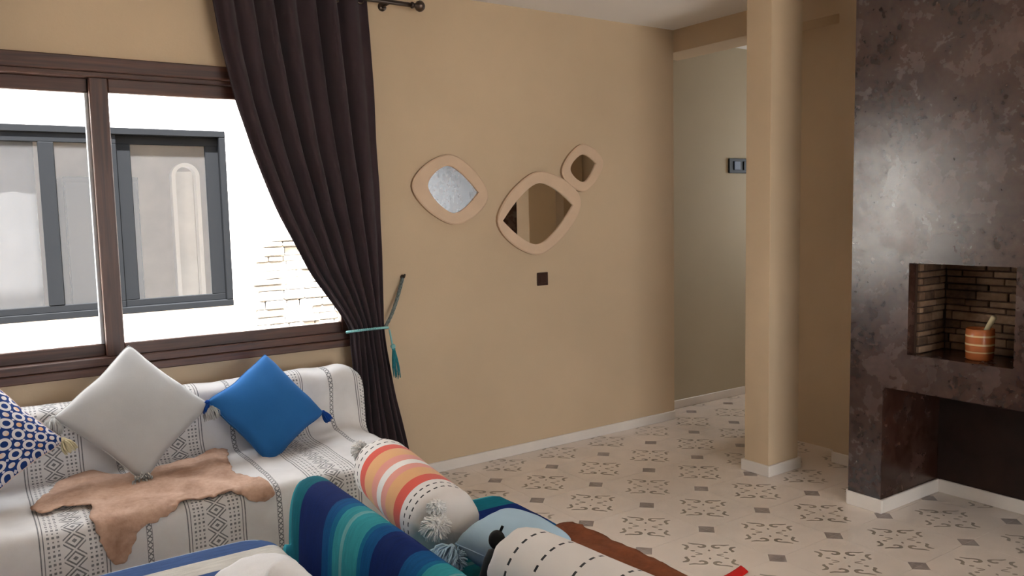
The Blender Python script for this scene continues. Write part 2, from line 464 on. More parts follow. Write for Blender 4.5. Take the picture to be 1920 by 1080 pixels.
def hide_mat(name, c, c2, hair):
    m = Mat(name, c, 0.75, 0.2)
    w = m.coord('Object')
    f = m.noise(w, 7.0, 6, 0.6, 0.4); g = m.noise(w, 60.0, 3, 0.6, 0, (1, 1, 1))
    m.base(m.ramp(f*0.75 + g*0.25, [(0.33, c2), (0.62, c)])); m.bump(g*0.5 + f*0.5, hair, 0.006)
    return m.m
M['goat'] = hide_mat('tan_goatskin', (0.56, 0.365, 0.265), (0.33, 0.185, 0.12), 0.6)
M['cow'] = hide_mat('russet_hide', (0.24, 0.075, 0.030), (0.13, 0.036, 0.014), 0.5)
def cup_mat():
    m = Mat('glazed_orange_stripes', (0.5, 0.2, 0.1), 0.25, 0.5)
    u, v = m.uv()
    w = v + (m.noise(m.world(), 30, 2) - 0.5)*0.02
    O, C = (0.42, 0.125, 0.040), (0.66, 0.46, 0.25)
    m.base(m.ramp(w, [(0, O), (0.235, C), (0.285, O), (0.475, C), (0.535, O), (0.74, C), (0.80, O)], True))
    return m.m
M['cup'] = cup_mat()
M['pestle'] = mottled('pale_wood', (0.52, 0.47, 0.30), 0.6, 0.3, 0.1, 12)

# ------------------------------------------------------------------ room shell
D = 4.07; XW = 4.15; YB = -2.5; XL = -2.4; CH = 2.705
def wall(name, boxes, mat, parent=None):
    b = MB()
    for q in boxes: b.box(*q)
    return struct(b.build(name, mat, parent))
# floor with its tiles
floor = struct(thing('floor', loc=(0, 0, 0)))
sl = MB(); sl.box(XL-0.2, 6.4, YB-0.3, 4.5, -0.06, -0.012); sl.build('grout_bed', M['grout'], floor)
S = 0.39786; GX, GY = 2.40488, 3.73939
def tile_mesh():
    b = MB(); h = S/2 - 0.0003
    b.box(-h, h, -h, h, -0.012, 0.0, 0.0002, mi=0)
    zt = 0.0003
    for sx in (-1, 1):                # quarter of the grey square in each corner
        for sy in (-1, 1):
            c = 0.0495
            v = [(sx*h, sy*h, zt), (sx*(h-c), sy*h, zt), (sx*h, sy*(h-c), zt)]
            b.add(v, [(0, 1, 2) if sx*sy > 0 else (0, 2, 1)], mi=2)
    q = math.sqrt(0.5)
    def W(a, bb): return Vector(((a + bb)*q, (bb - a)*q, zt))
    def ribbon(pts, ws):
        P = catmull([Vector((x, y, 0)) for x, y in pts], 3)
        n = len(P); L = []; Rr = []
        for i, p in enumerate(P):
            t = (P[min(i+1, n-1)] - P[max(i-1, 0)]).normalized(); nn = Vector((-t.y, t.x, 0))
            w = interp([(k/(len(ws)-1), x*1.2) for k, x in enumerate(ws)], i/(n-1))/2
            L.append(p+nn*w); Rr.append(p-nn*w)
        for i in range(n-1):
            quad = [L[i], Rr[i], Rr[i+1], L[i+1]]
            vs_ = [W(p.x, p.y) for p in quad]
            nr = (vs_[1]-vs_[0]).cross(vs_[2]-vs_[0])
            b.add(vs_, [(0, 1, 2, 3) if nr.z > 0 else (3, 2, 1, 0)], mi=1)
    def dot(a, c, ra, rc):
        vs_ = [W(a + ra*math.cos(t*math.pi/4), c + rc*math.sin(t*math.pi/4)) for t in range(8)]
        nr = (vs_[1]-vs_[0]).cross(vs_[2]-vs_[0])
        b.add(vs_, [tuple(range(8)) if nr.z > 0 else tuple(range(8))[::-1]], mi=1)
    for sy in (-1, 1):
        for sx in (-1, 1):
            ribbon([(sx*x, sy*y) for x, y in ((0.090, 0.113), (0.066, 0.104), (0.042, 0.104), (0.020, 0.096), (0.020, 0.079), (0.036, 0.072), (0.047, 0.080))], (0.006, 0.011, 0.008, 0.013, 0.014, 0.012, 0.008))
            ribbon([(sx*x, sy*y) for x, y in ((0.116, 0.092), (0.098, 0.082), (0.092, 0.064), (0.102, 0.046), (0.094, 0.040))], (0.006, 0.013, 0.011, 0.012, 0.007))
            dot(sx*0.070, sy*0.030, 0.011, 0.0075)
            ribbon([(sx*x, sy*y) for x, y in ((0.060, 0.012), (0.045, 0.007), (0.030, 0.002))], (0.004, 0.007, 0.004))
        dot(0, sy*0.042, 0.0055, 0.010)
    return b
tm = None
i0 = int(math.floor((XL-GX)/S)); i1 = int(math.ceil((6.3-GX)/S))
for i in range(i0-1, i1+1):
    for j in range(-2, 18):
        x, y = GX + (i+0.5)*S, GY - (j-0.5)*S
        if x < XL-S/2 or y < YB-S/2 or y > 4.28+S/2: continue
        if x > XW+S/2 and (y < 2.6 or x > 6.0): continue
        if y > D+S*0.75 and x < XW-S/2: continue
        if tm is None:
            o = tile_mesh().build('tile', [M['tile'], M['print'], M['square']], floor); tm = o.data
        else:
            o = bpy.data.objects.new('tile', tm); COL.objects.link(o); o.parent = floor
        o.location = (x, y, 0)
# walls
WX0, WX1, WZ0, WZ1 = -0.60, 1.73, 0.81, 2.21      # window opening
wall('wall_front', [(XL, WX0, D, 4.27, 0, CH), (WX1, XW, D, 4.27, 0, CH), (WX0, WX1, D, 4.27, 0, WZ0), (WX0, WX1, D, 4.27, WZ1, CH)], M['beige'])
wall('wall_left', [(XL-0.2, XL, YB-0.2, 4.27, 0, CH)], M['beige'])
OY0, OY1 = 2.80, 4.07
wall('wall_right', [(XW, XW+0.2, YB-0.2, OY0, 0, CH), (XW, XW+0.25, OY0, 4.27, 2.555, CH)], M['beige'])
wall('wall_hall_back', [(XW, 6.3, 4.28, 4.42, 0, CH)], M['hall'])
wall('wall_hall_side', [(4.36, 4.46, 2.3, 3.50, 0, CH)], M['beige'])
wall('wall_hall_end', [(6.2, 6.32, 2.3, 3.3, 0, CH), (6.2, 6.32, 4.0, 4.28, 0, CH), (6.2, 6.32, 3.3, 4.0, 2.1, CH), (6.2, 6.32, 3.3, 4.0, 0, 1.25), (4.35, 6.2, 2.2, 2.3, 0, CH)], M['beige'])  # window opening in the end wall is added to light the hall
wall('ceiling', [(XL-0.2, 6.4, YB-0.2, 4.45, CH, CH+0.15)], M['ceil'])
# back wall with an unseen window added for fill light and an arched doorway
BW0, BW1, BZ0, BZ1 = 0.6, 2.3, 0.15, 2.3
AX0, AX1 = 2.38, 2.98; ar = (AX1-AX0)/2; az = 2.25 - ar
bk = MB()
for q in ((XL, BW0, 0, CH), (BW1, AX0, 0, CH), (AX1, XW, 0, CH), (BW0, BW1, 0, BZ0), (BW0, BW1, BZ1, CH), (AX0, AX1, 2.25, CH)):
    bk.box(q[0], q[1], YB-0.2, YB, q[2], q[3])
n = 20
for k in range(n):
    a0, a1 = math.pi*k/n, math.pi*(k+1)/n
    xa, xb = (AX0+AX1)/2+ar*math.cos(a0), (AX0+AX1)/2+ar*math.cos(a1); za, zb = az+ar*math.sin(a0), az+ar*math.sin(a1)
    v = [(xa, YB, za), (xb, YB, zb), (xb, YB, 2.25), (xa, YB, 2.25)]; v += [(x, YB-0.2, z) for x, y, z in v]
    bk.add(v, [(0, 1, 2, 3)[::-1], (4, 5, 6, 7), (0, 4, 5, 1)[::-1]])
struct(bk.build('wall_back', M['beige']))
# the added light-giving window of the back wall
wb = struct(thing('window_added_back', loc=(BW0, YB, BZ0)))
fr = MB()
for q in ((BW0, BW1, BZ0, BZ0+0.06), (BW0, BW1, BZ1-0.06, BZ1)): fr.box(q[0], q[1], YB-0.12, YB-0.05, q[2], q[3])
for x in (BW0, (BW0+BW1)/2-0.03, BW1-0.06): fr.box(x, x+0.06, YB-0.12, YB-0.05, BZ0+0.06, BZ1-0.06)
fr.build('window_frame', M['woodz'], wb)
MB().box(BW0+0.06, BW1-0.06, YB-0.088, YB-0.084, BZ0+0.06, BZ1-0.06).build('pane', M['glass'], wb)
# skirtings
bh = 0.062
def skirt(name, boxes, parent=None):
    b = MB()
    for q in boxes: b.box(*q, 0.003)
    o = b.build(name, M['base'], parent)
    return o if parent else struct(o)
skirt('baseboard_front', [(1.2, XW, D-0.014, D, 0, bh)])
skirt('baseboard_right', [(XW-0.014, XW, 2.37, OY0, 0, bh), (XW-0.014, XW, YB, 0.6, 0, bh)])
skirt('baseboard_hall', [(XW+0.02, 6.2, 4.268, 4.28, 0, bh)])

# pillar
px0, px1, py0, py1 = 3.64, 3.90, 2.855, 3.02
pil = thing('pillar', 'slim square beige plastered pillar with pale skirting, standing beside the fireplace', 'pillar', (px0, py0, 0))
MB().box(px0, px1, py0, py1, 0, CH-0.001, 0.002).build('shaft', M['beige'], pil)
b = MB(); t = 0.014
b.box(px0-t, px0, py0-t, py1+t, 0, bh, 0.002); b.box(px0, px1+t, py0-t, py0, 0, bh, 0.002); b.box(px1, px1+t, py0, py1+t, 0, bh, 0.002); b.box(px0, px1, py1, py1+t, 0, bh, 0.002)
b.build('baseboard', M['base'], pil)

# ------------------------------------------------------------------ front window
win = struct(thing('window_1', loc=(WX0, D, WZ0)))
def part(nm, m, par, *boxes, bev=0.004):
    b = MB()
    for q in boxes: b.box(*q, bev)
    return b.build(nm, M[m], par)
cw = 0.07
part('sill', 'woodx', win, (WX0-0.02, WX1+0.02, 4.025, 4.20, 0.805, 0.843))
part('sill_moulding', 'woodx', win, (WX0-0.01, WX1+0.01, 4.035, 4.18, 0.843, 0.880))
part('head_casing', 'woodx', win, (WX0-0.02, WX1+0.02, 4.035, 4.18, 2.150, 2.215))
part('head_moulding', 'woodx', win, (WX0-0.01, WX1+0.01, 4.05, 4.18, 2.128, 2.152))
part('jamb', 'woodz', win, (WX1-0.025, WX1+0.02, 4.035, 4.18, 0.88, 2.128))
part('jamb', 'woodz', win, (WX0-0.02, WX0+0.025, 4.035, 4.18, 0.88, 2.128))
def sash(x0, x1, y0, y1, sl_, sr):
    s_ = MB(); o = part('sash', 'woodx', win, (x0+sl_, x1-sr, y0, y1, 0.878, 0.934), (x0+sl_, x1-sr, y0, y1, 2.068, 2.13))
    part('stile', 'woodz', o, (x0, x0+sl_, y0-0.002, y1+0.002, 0.878, 2.13))
    part('stile', 'woodz', o, (x1-sr, x1, y0-0.002, y1+0.002, 0.878, 2.13))
    MB().box(x0+sl_-0.005, x1-sr+0.005, (y0+y1)/2-0.002, (y0+y1)/2+0.002, 0.93, 2.072).build('pane', M['glass'], o)
    return o
sash(0.537, 1.735, 4.07, 4.11, 0.076, 0.066)
s2 = sash(-0.61, 0.60, 4.118, 4.155, 0.066, 0.062)
part('pale_trim', 'pale_trim', s2, (0.522, 0.538, 4.119, 4.15, 0.934, 2.068), bev=0.002)  # pale grey strip along the sash edge

# ------------------------------------------------------------------ outside: white house opposite
EY = 6.0
ext = struct(thing('wall_outside', loc=(0, EY, -0.3)))
OX0, OX1, OZ0, OZ1 = -0.9, 1.64, 0.865, 2.11
b = MB()
for q in ((-5, OX0, -0.3, 2.5), (OX1, 8, -0.3, 2.5), (OX0, OX1, -0.3, OZ0), (OX0, OX1, OZ1, 2.5)): b.box(q[0], q[1], EY, EY+0.22, q[2], q[3])
b.build('render_wall', M['extwall'], ext)
# stone cladding on the right of the opposite window
rs = random.Random(3); z = 0.05
while z < 1.42:
    h = rs.uniform(0.035, 0.075); x = 1.74 + rs.uniform(0, 0.12) + max(0, (z-1.0))*0.25
    while x < 3.4:
        w = rs.uniform(0.10, 0.26)
        if rs.random() < 0.9:
            pr = rs.uniform(0.02, 0.055)
            MB().box(x, x+w-0.006, EY-pr, EY+0.01, z, z+h-0.006, 0.008).build('stone', M['stone'], ext)
        x += w
    z += h
struct(MB().box(-5, 8, 4.27, EY, -0.4, -0.3).build('ground_alley', M['paving']))
struct(MB().box(-9, 9, -9, YB-0.2, -0.2, -0.06).build('ground_patio', M['paving']))
struct(MB().box(-9, XL-0.2, YB-0.2, 4.27, -0.2, -0.06).build('ground_terrace', M['paving']))
wall('wall_added_sunshade', [(XL-0.2, XW+0.2, -5.2, YB-0.2, 2.75, 2.85)], M['ceil'])  # unseen roof added to keep the sun out of the back openings
wo = struct(thing('window_3', loc=(OX0, EY, OZ0)))
part('window_frame', 'alu', wo, (OX0, OX1, EY-0.01, EY+0.07, OZ1-0.045, OZ1), (OX0, OX1, EY-0.01, EY+0.07, OZ0, OZ0+0.045), (OX1-0.045, OX1, EY-0.01, EY+0.07, OZ0+0.045, OZ1-0.045), (OX0, OX0+0.045, EY-0.01, EY+0.07, OZ0+0.045, OZ1-0.045))
def osash(x0, x1, y0, w0, w1):
    o = part('sash', 'alu', wo, (x0, x1, y0, y0+0.03, OZ1-0.105, OZ1-0.045), (x0, x1, y0, y0+0.03, OZ0+0.045, OZ0+0.09), (x0, x0+w0, y0, y0+0.03, OZ0+0.09, OZ1-0.105), (x1-w1, x1, y0, y0+0.03, OZ0+0.09, OZ1-0.105), bev=0.003)
    MB().box(x0+w0, x1-w1, y0+0.013, y0+0.017, OZ0+0.09, OZ1-0.105).build('pane', M['glass2'], o)
osash(0.925, 1.597, EY+0.035, 0.095, 0.09)
osash(-0.1, 0.93, EY+0.005, 0.06, 0.06)
osash(-0.86, -0.1, EY+0.035, 0.06, 0.06)
part('mullion', 'alu', wo, (0.475, 0.565, EY+0.002, EY+0.03, OZ0+0.09, OZ1-0.105))
# the room behind that window
wall('wall_outside_room', [(-1.2, 2.2, 8.0, 8.1, -0.3, 2.5), (-1.3, -1.2, EY+0.22, 8.1, -0.3, 2.5), (2.2, 2.3, EY+0.22, 8.1, -0.3, 2.5), (-1.2, 2.2, EY+0.22, 8.0, -0.3, -0.2), (-1.2, 2.2, EY+0.22, 8.0, 2.4, 2.5)], mottled('room_paint', (0.48, 0.44, 0.39), 0.9))
bl = thing('roller_blind', 'grey roller blind behind the opposite window, left of its mullion', 'blind', (-0.05, EY+0.12, 2.05))
b = MB(); b.grid(lambda a, c: Vector((-0.86+a*1.32, EY+0.14+0.004*math.sin(a*40), 0.9+c*1.14)), 30, 6); b.build('fabric', mottled('grey_blind', (0.020, 0.021, 0.023), 0.9), bl, True, 0.003)
MB().tube([(-0.87, EY+0.14, 2.05), (0.47, EY+0.14, 2.05)], 0.018, 10).build('roller_tube', M['pale_trim'], bl, True)
dk = thing('wardrobe', 'dark grey wardrobe seen through the opposite window', 'wardrobe', (0.95, 7.2, -0.2))
part('body', 'panel', dk, (0.72, 1.26, 7.2, 7.7, -0.2, 1.84))
for x0, x1, xh in ((0.73, 0.985, 0.955), (0.995, 1.25, 1.01)):
    dr_ = part('door', 'panel', dk, (x0, x1, 7.18, 7.2, -0.15, 1.80)); part('handle', 'pale_trim', dr_, (xh, xh+0.015, 7.155, 7.18, 0.9, 1.05))

# white arch added here in place of an arch reflected in the glass
arc_ = thing('arch_reflection', 'white arch added to imitate an arch reflected in the window glass', 'arch reflection', (1.72, 7.6, -0.2))
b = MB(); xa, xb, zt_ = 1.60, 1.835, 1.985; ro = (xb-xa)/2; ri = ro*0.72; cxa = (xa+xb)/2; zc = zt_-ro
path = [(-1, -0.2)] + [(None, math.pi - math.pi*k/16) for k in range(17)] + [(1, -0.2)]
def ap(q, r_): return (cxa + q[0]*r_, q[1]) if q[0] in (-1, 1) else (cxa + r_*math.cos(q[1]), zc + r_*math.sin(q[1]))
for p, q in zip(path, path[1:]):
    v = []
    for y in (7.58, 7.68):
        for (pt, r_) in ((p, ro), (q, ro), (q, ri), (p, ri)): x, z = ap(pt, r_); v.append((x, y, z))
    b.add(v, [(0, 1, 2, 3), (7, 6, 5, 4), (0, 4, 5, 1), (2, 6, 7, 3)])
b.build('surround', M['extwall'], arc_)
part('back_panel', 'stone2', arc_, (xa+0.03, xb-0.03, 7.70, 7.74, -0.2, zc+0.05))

# ------------------------------------------------------------------ curtains
Lt = [(0.02, 1.66), (0.70, 1.672), (0.843, 1.667), (0.905, 1.672), (0.987, 1.621), (1.218, 1.46), (1.515, 1.312), (1.821, 1.198), (2.068, 1.129), (2.284, 1.086), (2.497, 1.057), (2.68, 1.035)]
Rt_ = [(0.02, 2.03), (0.2, 1.985), (0.524, 1.913), (0.792, 1.87), (0.905, 1.858), (1.165, 1.863), (1.643, 1.864), (2.192, 1.85), (2.593, 1.831), (2.68, 1.825)]
def smooth_tab(tab, z):
    return sum(interp(tab, z+d) for d in (-0.04, -0.02, 0, 0.02, 0.04))/5
def curtain_pt(a, c, mir=False):
    z = 0.02 + 2.66*c if not mir else 0.78 + 1.90*c
    l, r = smooth_tab(Lt, z), smooth_tab(Rt_, z); w = r - l
    nf = 7.5
    ph = 2*math.pi*nf*(a**0.92) + 0.25*math.sin(z*3)
    pinch = math.exp(-((z-0.9)/0.13)**2)
    amp = (0.050 - 0.018*pinch)*(0.75+0.25*math.sin(a*17+z*0.7))*min(1, 0.35+3*min(a+0.02, 1.02-a))
    y = 3.955 + amp*math.sin(ph) + 0.012*nz(a*5, z*1.2, 2.0)
    y += -0.020*math.exp(-((a-0.0)/0.06)**2)*(1-pinch)
    x = l + w*a + 0.010*math.cos(ph)*min(1, w/0.5)*min(1, 8*a, 8*(1-a))
    x += 0.004*nz(a*9, z*4, 5)
    x = x if not mir else 1.265 - x
    return Vector((x, y, z))
def curtain(name, label, mir):
    t_ = thing(name, label, 'curtain', (1.8 if not mir else -0.5, 3.955, 0.02))
    MB().grid(lambda a, c: curtain_pt(a, c, mir), 190, 110).build('panel', M['curtain'], t_, True, 0.003)
    for k in range(7):
        p = curtain_pt(0.03+k*0.155, 0.975, mir)
        g = MB(); g.lathe([(0.022, -0.004), (0.030, -0.004), (0.030, 0.004), (0.022, 0.004), (0.022, -0.004)], (p.x, p.y-0.006, 2.60), (0, 1, 0), 16); g.build('eyelet', M['brass'], t_, True)
    return t_
curtain('curtain', 'dark aubergine curtain gathered by a beaded tieback at the right of the window', False)
curtain('curtain', 'dark curtain at the far left of the window, only its edge showing', True)
rod = thing('curtain_rod', 'dark metal curtain rod with round finial above the window', 'curtain rod', (0.6, 3.955, 2.60))
MB().tube([(-0.95, 3.955, 2.600), (2.085, 3.955, 2.600)], 0.0125, 12).build('pole', M['brass'], rod, True)
for x, sg in ((2.085, 1), (-0.95, -1)):
    MB().lathe([(0.0125, 0), (0.017, 0.004), (0.017, 0.012), (0.011, 0.018), (0.013, 0.026), (0.024, 0.036), (0.030, 0.052), (0.027, 0.066), (0.016, 0.078), (0.0, 0.082)], (x, 3.955, 2.600), (sg, 0, 0), 18).build('finial', M['brass'], rod, True)
for x in (1.97, -0.86):
    g = MB(); g.tube([(x, 4.068, 2.600), (x, 3.955, 2.600)], 0.007, 8); g.lathe([(0.0, -0.006), (0.024, -0.006), (0.024, 0), (0, 0)], (x, 4.068, 2.60), (0, 1, 0), 14)
    g.build('bracket', M['brass'], rod, True)

# tassels -----------------------------------------------------------
def tassel_mesh(b, pos, dirv, length, spread, n=46, th=0.0026, knot=0.012, seed=1, droop=0.35):
    r_ = random.Random(seed); pos = Vector(pos); d = Vector(dirv).normalized()
    a = d.cross(Vector((0.3, 0.2, 0.93))).normalized(); c = d.cross(a)
    b.sphere(pos, knot, 10, 7)
    for k in range(n):
        an = r_.uniform(0, 2*math.pi); rr = math.sqrt(r_.random())
        out = (a*math.cos(an) + c*math.sin(an))
        L = length*r_.uniform(0.8, 1.08)
        p0 = pos + out*knot*0.55*rr; pts = []
        for s_ in range(4):
            t_ = s_/3
            pts.append(p0 + d*L*t_ + out*spread*rr*(math.sin(t_*1.9)) + Vector((0, 0, -1))*droop*L*t_*t_*0.5 + out.cross(d)*r_.uniform(-1, 1)*0.004)
        b.tube(pts, [th, th*1.25, th*1.1, th*0.6], 4)
    return b
def pom_mesh(b, pos, rad, n=220, th=0.0026, seed=1, squash=0.85):
    r_ = random.Random(seed); pos = Vector(pos)
    b.sphere(pos, rad*0.55, 12, 8)
    for k in range(n):
        d = Vector((r_.gauss(0, 1), r_.gauss(0, 1), r_.gauss(0, 1))).normalized(); d.z *= squash
        side = d.cross(Vector((r_.random(), r_.random(), r_.random()))).normalized()
        L = rad*r_.uniform(0.85, 1.1)
        b.tube([pos+d*rad*0.3, pos+d*L*0.7+side*rad*0.08, pos+d*L+side*rad*r_.uniform(0.1, 0.3)-Vector((0, 0, rad*0.15))], [th, th*1.2, th*0.7], 4)
    return b
# tieback
tb = thing('curtain_tieback', 'turquoise beaded cord tieback with a teal tassel holding the curtain', 'tieback', (1.77, 3.955, 0.86))
lp = [(1.765+0.112*math.cos(t_*math.pi/32), 3.953+0.075*math.sin(t_*math.pi/32), 0.893-0.014*math.sin(t_*math.pi/32)) for t_ in range(65)]
MB().tube(lp, 0.004, 6, False).build('loop_cord', M['cord'], tb, True)
g = MB()
for t_ in range(0, 64): g.sphere(lp[t_], 0.0072, 8, 6)
g.build('beads', M['bead'], tb, True)
g = MB()
for ph in (0, math.pi/2, math.pi, 3*math.pi/2):
    pts = []
    for k in range(25):
        t_ = k/24; an = ph + t_*16
        pts.append((1.872+0.160*t_+0.006*math.cos(an), 3.965+0.09*t_+0.006*math.sin(an), 0.895+0.252*t_-0.03*math.sin(math.pi*t_)))
    g.tube(pts, 0.0048, 6)
g.build('cord', M['cord'], tb, True)
g = MB(); g.tube([(2.036, 4.068, 1.15), (2.036, 4.045, 1.15), (2.036, 4.035, 1.165)], 0.006, 8); g.lathe([(0, -0.004), (0.013, -0.004), (0.013, 0), (0, 0)], (2.036, 4.068, 1.15), (0, 1, 0), 12)
g.build('hook', M['brass'], tb, True)
g = MB(); g.tube([(1.868, 3.905, 0.89), (1.872, 3.895, 0.84), (1.878, 3.895, 0.80)], 0.005, 6); g.sphere((1.88, 3.893, 0.80), 0.014, 10, 8); g.build('tassel_bead', M['bead'], tb, True)
tassel_mesh(MB(), (1.883, 3.893, 0.785), (0.10, 0, -1), 0.15, 0.014, 36, 0.0024, 0.010, 4, 0).build('tassel', M['teal_yarn'], tb, True)

# ------------------------------------------------------------------ mirrors on the wall
def mirror(name, label, outer, inner):
    k_ = 1.045; mx = sum(p.x for p in outer)/len(outer); mz = sum(p.z for p in outer)/len(outer)
    oc = [Vector((mx+(p.x-mx)*k_, 0, mz+(p.z-mz)*k_)) for p in outer]; ic = inner
    cx = sum(p.x for p in oc)/len(oc); cz = sum(p.z for p in oc)/len(oc)
    t_ = thing(name, label, 'mirror', (cx, D, cz), 'leaf shaped wall mirrors')
    n_ = len(oc)
    # frame : front face ring with rounded outer edge
    b = MB(); rings = []
    def ring(P, y, off=0):
        out = []
        for i, p in enumerate(P):
            tn = (P[(i+1) % n_]-P[i-1]).normalized(); nn = Vector((tn.z, 0, -tn.x))
            if nn.dot(Vector((p.x-cx, 0, p.z-cz))) < 0: nn = -nn
            out.append(Vector((p.x, y, p.z)) + nn*off)
        return out
    rs_ = [ring(oc, D-0.001), ring(oc, D-0.020), ring(oc, D-0.026, -0.007), ring(ic, D-0.025, 0.006), ring(ic, D-0.022), ring(ic, D-0.012)]
    v = [p for r_ in rs_ for p in r_]; f = []; mi = []
    for k in range(len(rs_)-1):
        for i in range(n_):
            j = (i+1) % n_
            f.append((k*n_+i, k*n_+j, (k+1)*n_+j, (k+1)*n_+i))
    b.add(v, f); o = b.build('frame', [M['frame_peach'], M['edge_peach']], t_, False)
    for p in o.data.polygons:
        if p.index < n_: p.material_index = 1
    me = MB(); P = ring(ic, D-0.014, 0.002); Q = ring(ic, D-0.006, 0.002)
    me.add(P+Q, [tuple(range(n_)), tuple(range(2*n_-1, n_-1, -1))])
    me.build('mirror_glass', M['mirror'], t_)
def blob(corners, sharp):
    """closed outline: bezier sides between corner points, round where a corner is soft, pointed where it is sharp"""
    out = []; n_ = len(corners); C = [Vector((x, 0, z)) for x, z in corners]
    def tang(k, sg):
        a, b_ = C[k-1], C[(k+1) % n_]; t_ = (b_-a).normalized()
        ch = (C[(k+1) % n_]-C[k]) if sg > 0 else (C[k]-C[k-1])
        return (t_*(0.22 if sharp[k] else 0.50) + ch.normalized()*(0.78 if sharp[k] else 0.50)).normalized()
    for k in range(n_):
        p, q = C[k], C[(k+1) % n_]; L_ = (q-p).length
        c1 = p + tang(k, 1)*L_*(0.30 if sharp[k] else 0.36); c2 = q - tang((k+1) % n_, -1)*L_*(0.30 if sharp[(k+1) % n_] else 0.38)
        for m_ in range(14):
            t_ = m_/14
            out.append(p*(1-t_)**3 + c1*3*t_*(1-t_)**2 + c2*3*t_*t_*(1-t_) + q*t_**3)
    fixed = {k*14 for k in range(n_) if sharp[k]}
    for _ in range(5):
        out = [p if i in fixed else (out[i-1]+p*2+out[(i+1) % len(out)])/4 for i, p in enumerate(out)]
    return out
mirror('wall_mirror', 'medium leaf-shaped mirror in a peach plaster frame, nearest to the curtain',
       blob([(2.101, 1.650), (2.36, 1.832), (2.608, 1.592), (2.365, 1.428)], [0, 0, 0, 0]), blob([(2.196, 1.650), (2.345, 1.772), (2.538, 1.613), (2.368, 1.488)], [0, 0, 1, 0]))
mirror('wall_mirror', 'largest leaf-shaped mirror in a peach plaster frame, directly above the wall socket',
       blob([(2.660, 1.442), (2.962, 1.740), (3.310, 1.553), (2.975, 1.227)], [0, 0, 0, 0]), blob([(2.703, 1.444), (2.970, 1.678), (3.240, 1.530), (2.965, 1.282)], [1, 0, 1, 0]))
mirror('wall_mirror', 'smallest leaf-shaped mirror in a peach plaster frame, highest and nearest the passage',
       blob([(3.150, 1.735), (3.320, 1.915), (3.495, 1.800), (3.330, 1.612)], [0, 0, 0, 0]), blob([(3.215, 1.752), (3.318, 1.852), (3.434, 1.795), (3.332, 1.669)], [0, 0, 1, 0]))

so = thing('wall_socket', 'small square dark brown socket plate on the wall below the mirrors', 'socket', (3.0, D, 1.077))
part('plate', 'socket', so, (2.959, 3.041, D-0.010, D, 1.036, 1.117), bev=0.003)
part('insert', 'socket', so, (2.975, 3.025, D-0.013, D-0.009, 1.052, 1.101), bev=0.002)
pn = thing('switch_panel', 'dark rectangular switch panel with blue rocker on the passage wall', 'switch', (5.07, 4.28, 1.81))
part('plate', 'panel', pn, (4.95, 5.23, 4.265, 4.28, 1.755, 1.868), bev=0.003)
part('rocker', 'panelblue', pn, (5.00, 5.07, 4.258, 4.267, 1.78, 1.845), bev=0.002)
part('rocker', 'panel', pn, (5.11, 5.19, 4.258, 4.267, 1.78, 1.845), bev=0.002)

# ------------------------------------------------------------------ fireplace
FX = 3.62; FY1 = 2.352; FY0 = 0.72; NY0, NY1, NZ0, NZ1 = 1.600, 2.062, 0.795, 1.222; NX = 3.90; BXB = 4.24-0.1
MZ = 0.622; LEG = 2.178
fp = thing('fireplace', 'tall polished brown plaster fireplace with a square niche above an open hearth', 'fireplace', (FX, 1.5, 0))
b = MB()
XF, CF = XW-0.002, CH-0.002
b.box(FX, XF, LEG, FY1, 0, MZ); b.box(FX, XF, FY0, 0.90, 0, MZ)                       # legs
b.box(FX, XF, FY0, FY1, MZ, NZ0)                                                       # mantel beam
b.box(FX, XF, NY1, FY1, NZ0, NZ1); b.box(FX, XF, FY0, NY0, NZ0, NZ1)                   # piers beside the niche
b.box(NX+0.03, XF, NY0, NY1, NZ0, NZ1)
b.box(FX, XF, FY0, FY1, NZ1, CF)                                                       # chimney breast
b.build('body', M['tadelakt'], fp)
b = MB(); b.box(XW-0.012, XW-0.001, 0.90, LEG, 0, MZ-0.001); b.box(FX+0.05, XW-0.012, 0.90, LEG, MZ-0.012, MZ-0.001); b.build('firebox_lining', M['soot'], fp)
b = MB(); b.box(FX+0.055, NX+0.02, NY1-0.012, NY1-0.0005, NZ0, NZ1-0.0005); b.box(NX+0.012, NX+0.03, NY0, NY1, NZ0, NZ1-0.0005); b.box(FX+0.055, NX+0.02, NY0+0.0005, NY0+0.012, NZ0, NZ1-0.0005); b.build('niche_mortar', M['mortar'], fp)
rs = random.Random(11); z = NZ0; row = 0
while z < NZ1-0.012:
    h = min(rs.uniform(0.026, 0.046), NZ1-z)
    x = FX+0.056 - (0.05 if row % 2 else 0)
    while x < NX:                                             # side wall bricks
        w = rs.uniform(0.08, 0.15); xa, xb = max(x, FX+0.056), min(x+w, NX+0.008)
        if xb-xa > 0.015: MB().box(xa, xb-0.005, NY1-0.020-rs.uniform(0, 0.008), NY1-0.008, z+0.003, z+h-0.002, 0.003).build('brick', M['brick'], fp)
        x += w
    y = NY0 + (0.0 if row % 2 else -0.06)
    while y < NY1-0.02:                                       # back wall bricks
        w = rs.uniform(0.10, 0.19); ya, yb = max(y, NY0+0.014), min(y+w, NY1-0.024)
        if yb-ya > 0.015: MB().box(NX-rs.uniform(0, 0.012), NX+0.018, ya, yb-0.005, z+0.003, z+h-0.002, 0.003).build('brick', M['brick'], fp)
        y += w
    z += h; row += 1
skirt('baseboard', [(FX-0.014, FX, LEG-0.014, FY1, 0, 0.068), (FX, XW-0.014, LEG-0.014, LEG, 0, 0.068), (XW-0.026, XW-0.012, 0.914, LEG-0.014, 0, 0.068), (FX-0.014, FX, FY0, 0.914, 0, 0.068), (FX, XW-0.016, FY1, FY1+0.014, 0, 0.068)], fp)
cup = thing('striped_cup', 'orange glazed pottery cup with cream stripes in the fireplace niche', 'cup', (3.745, 1.798, NZ0))
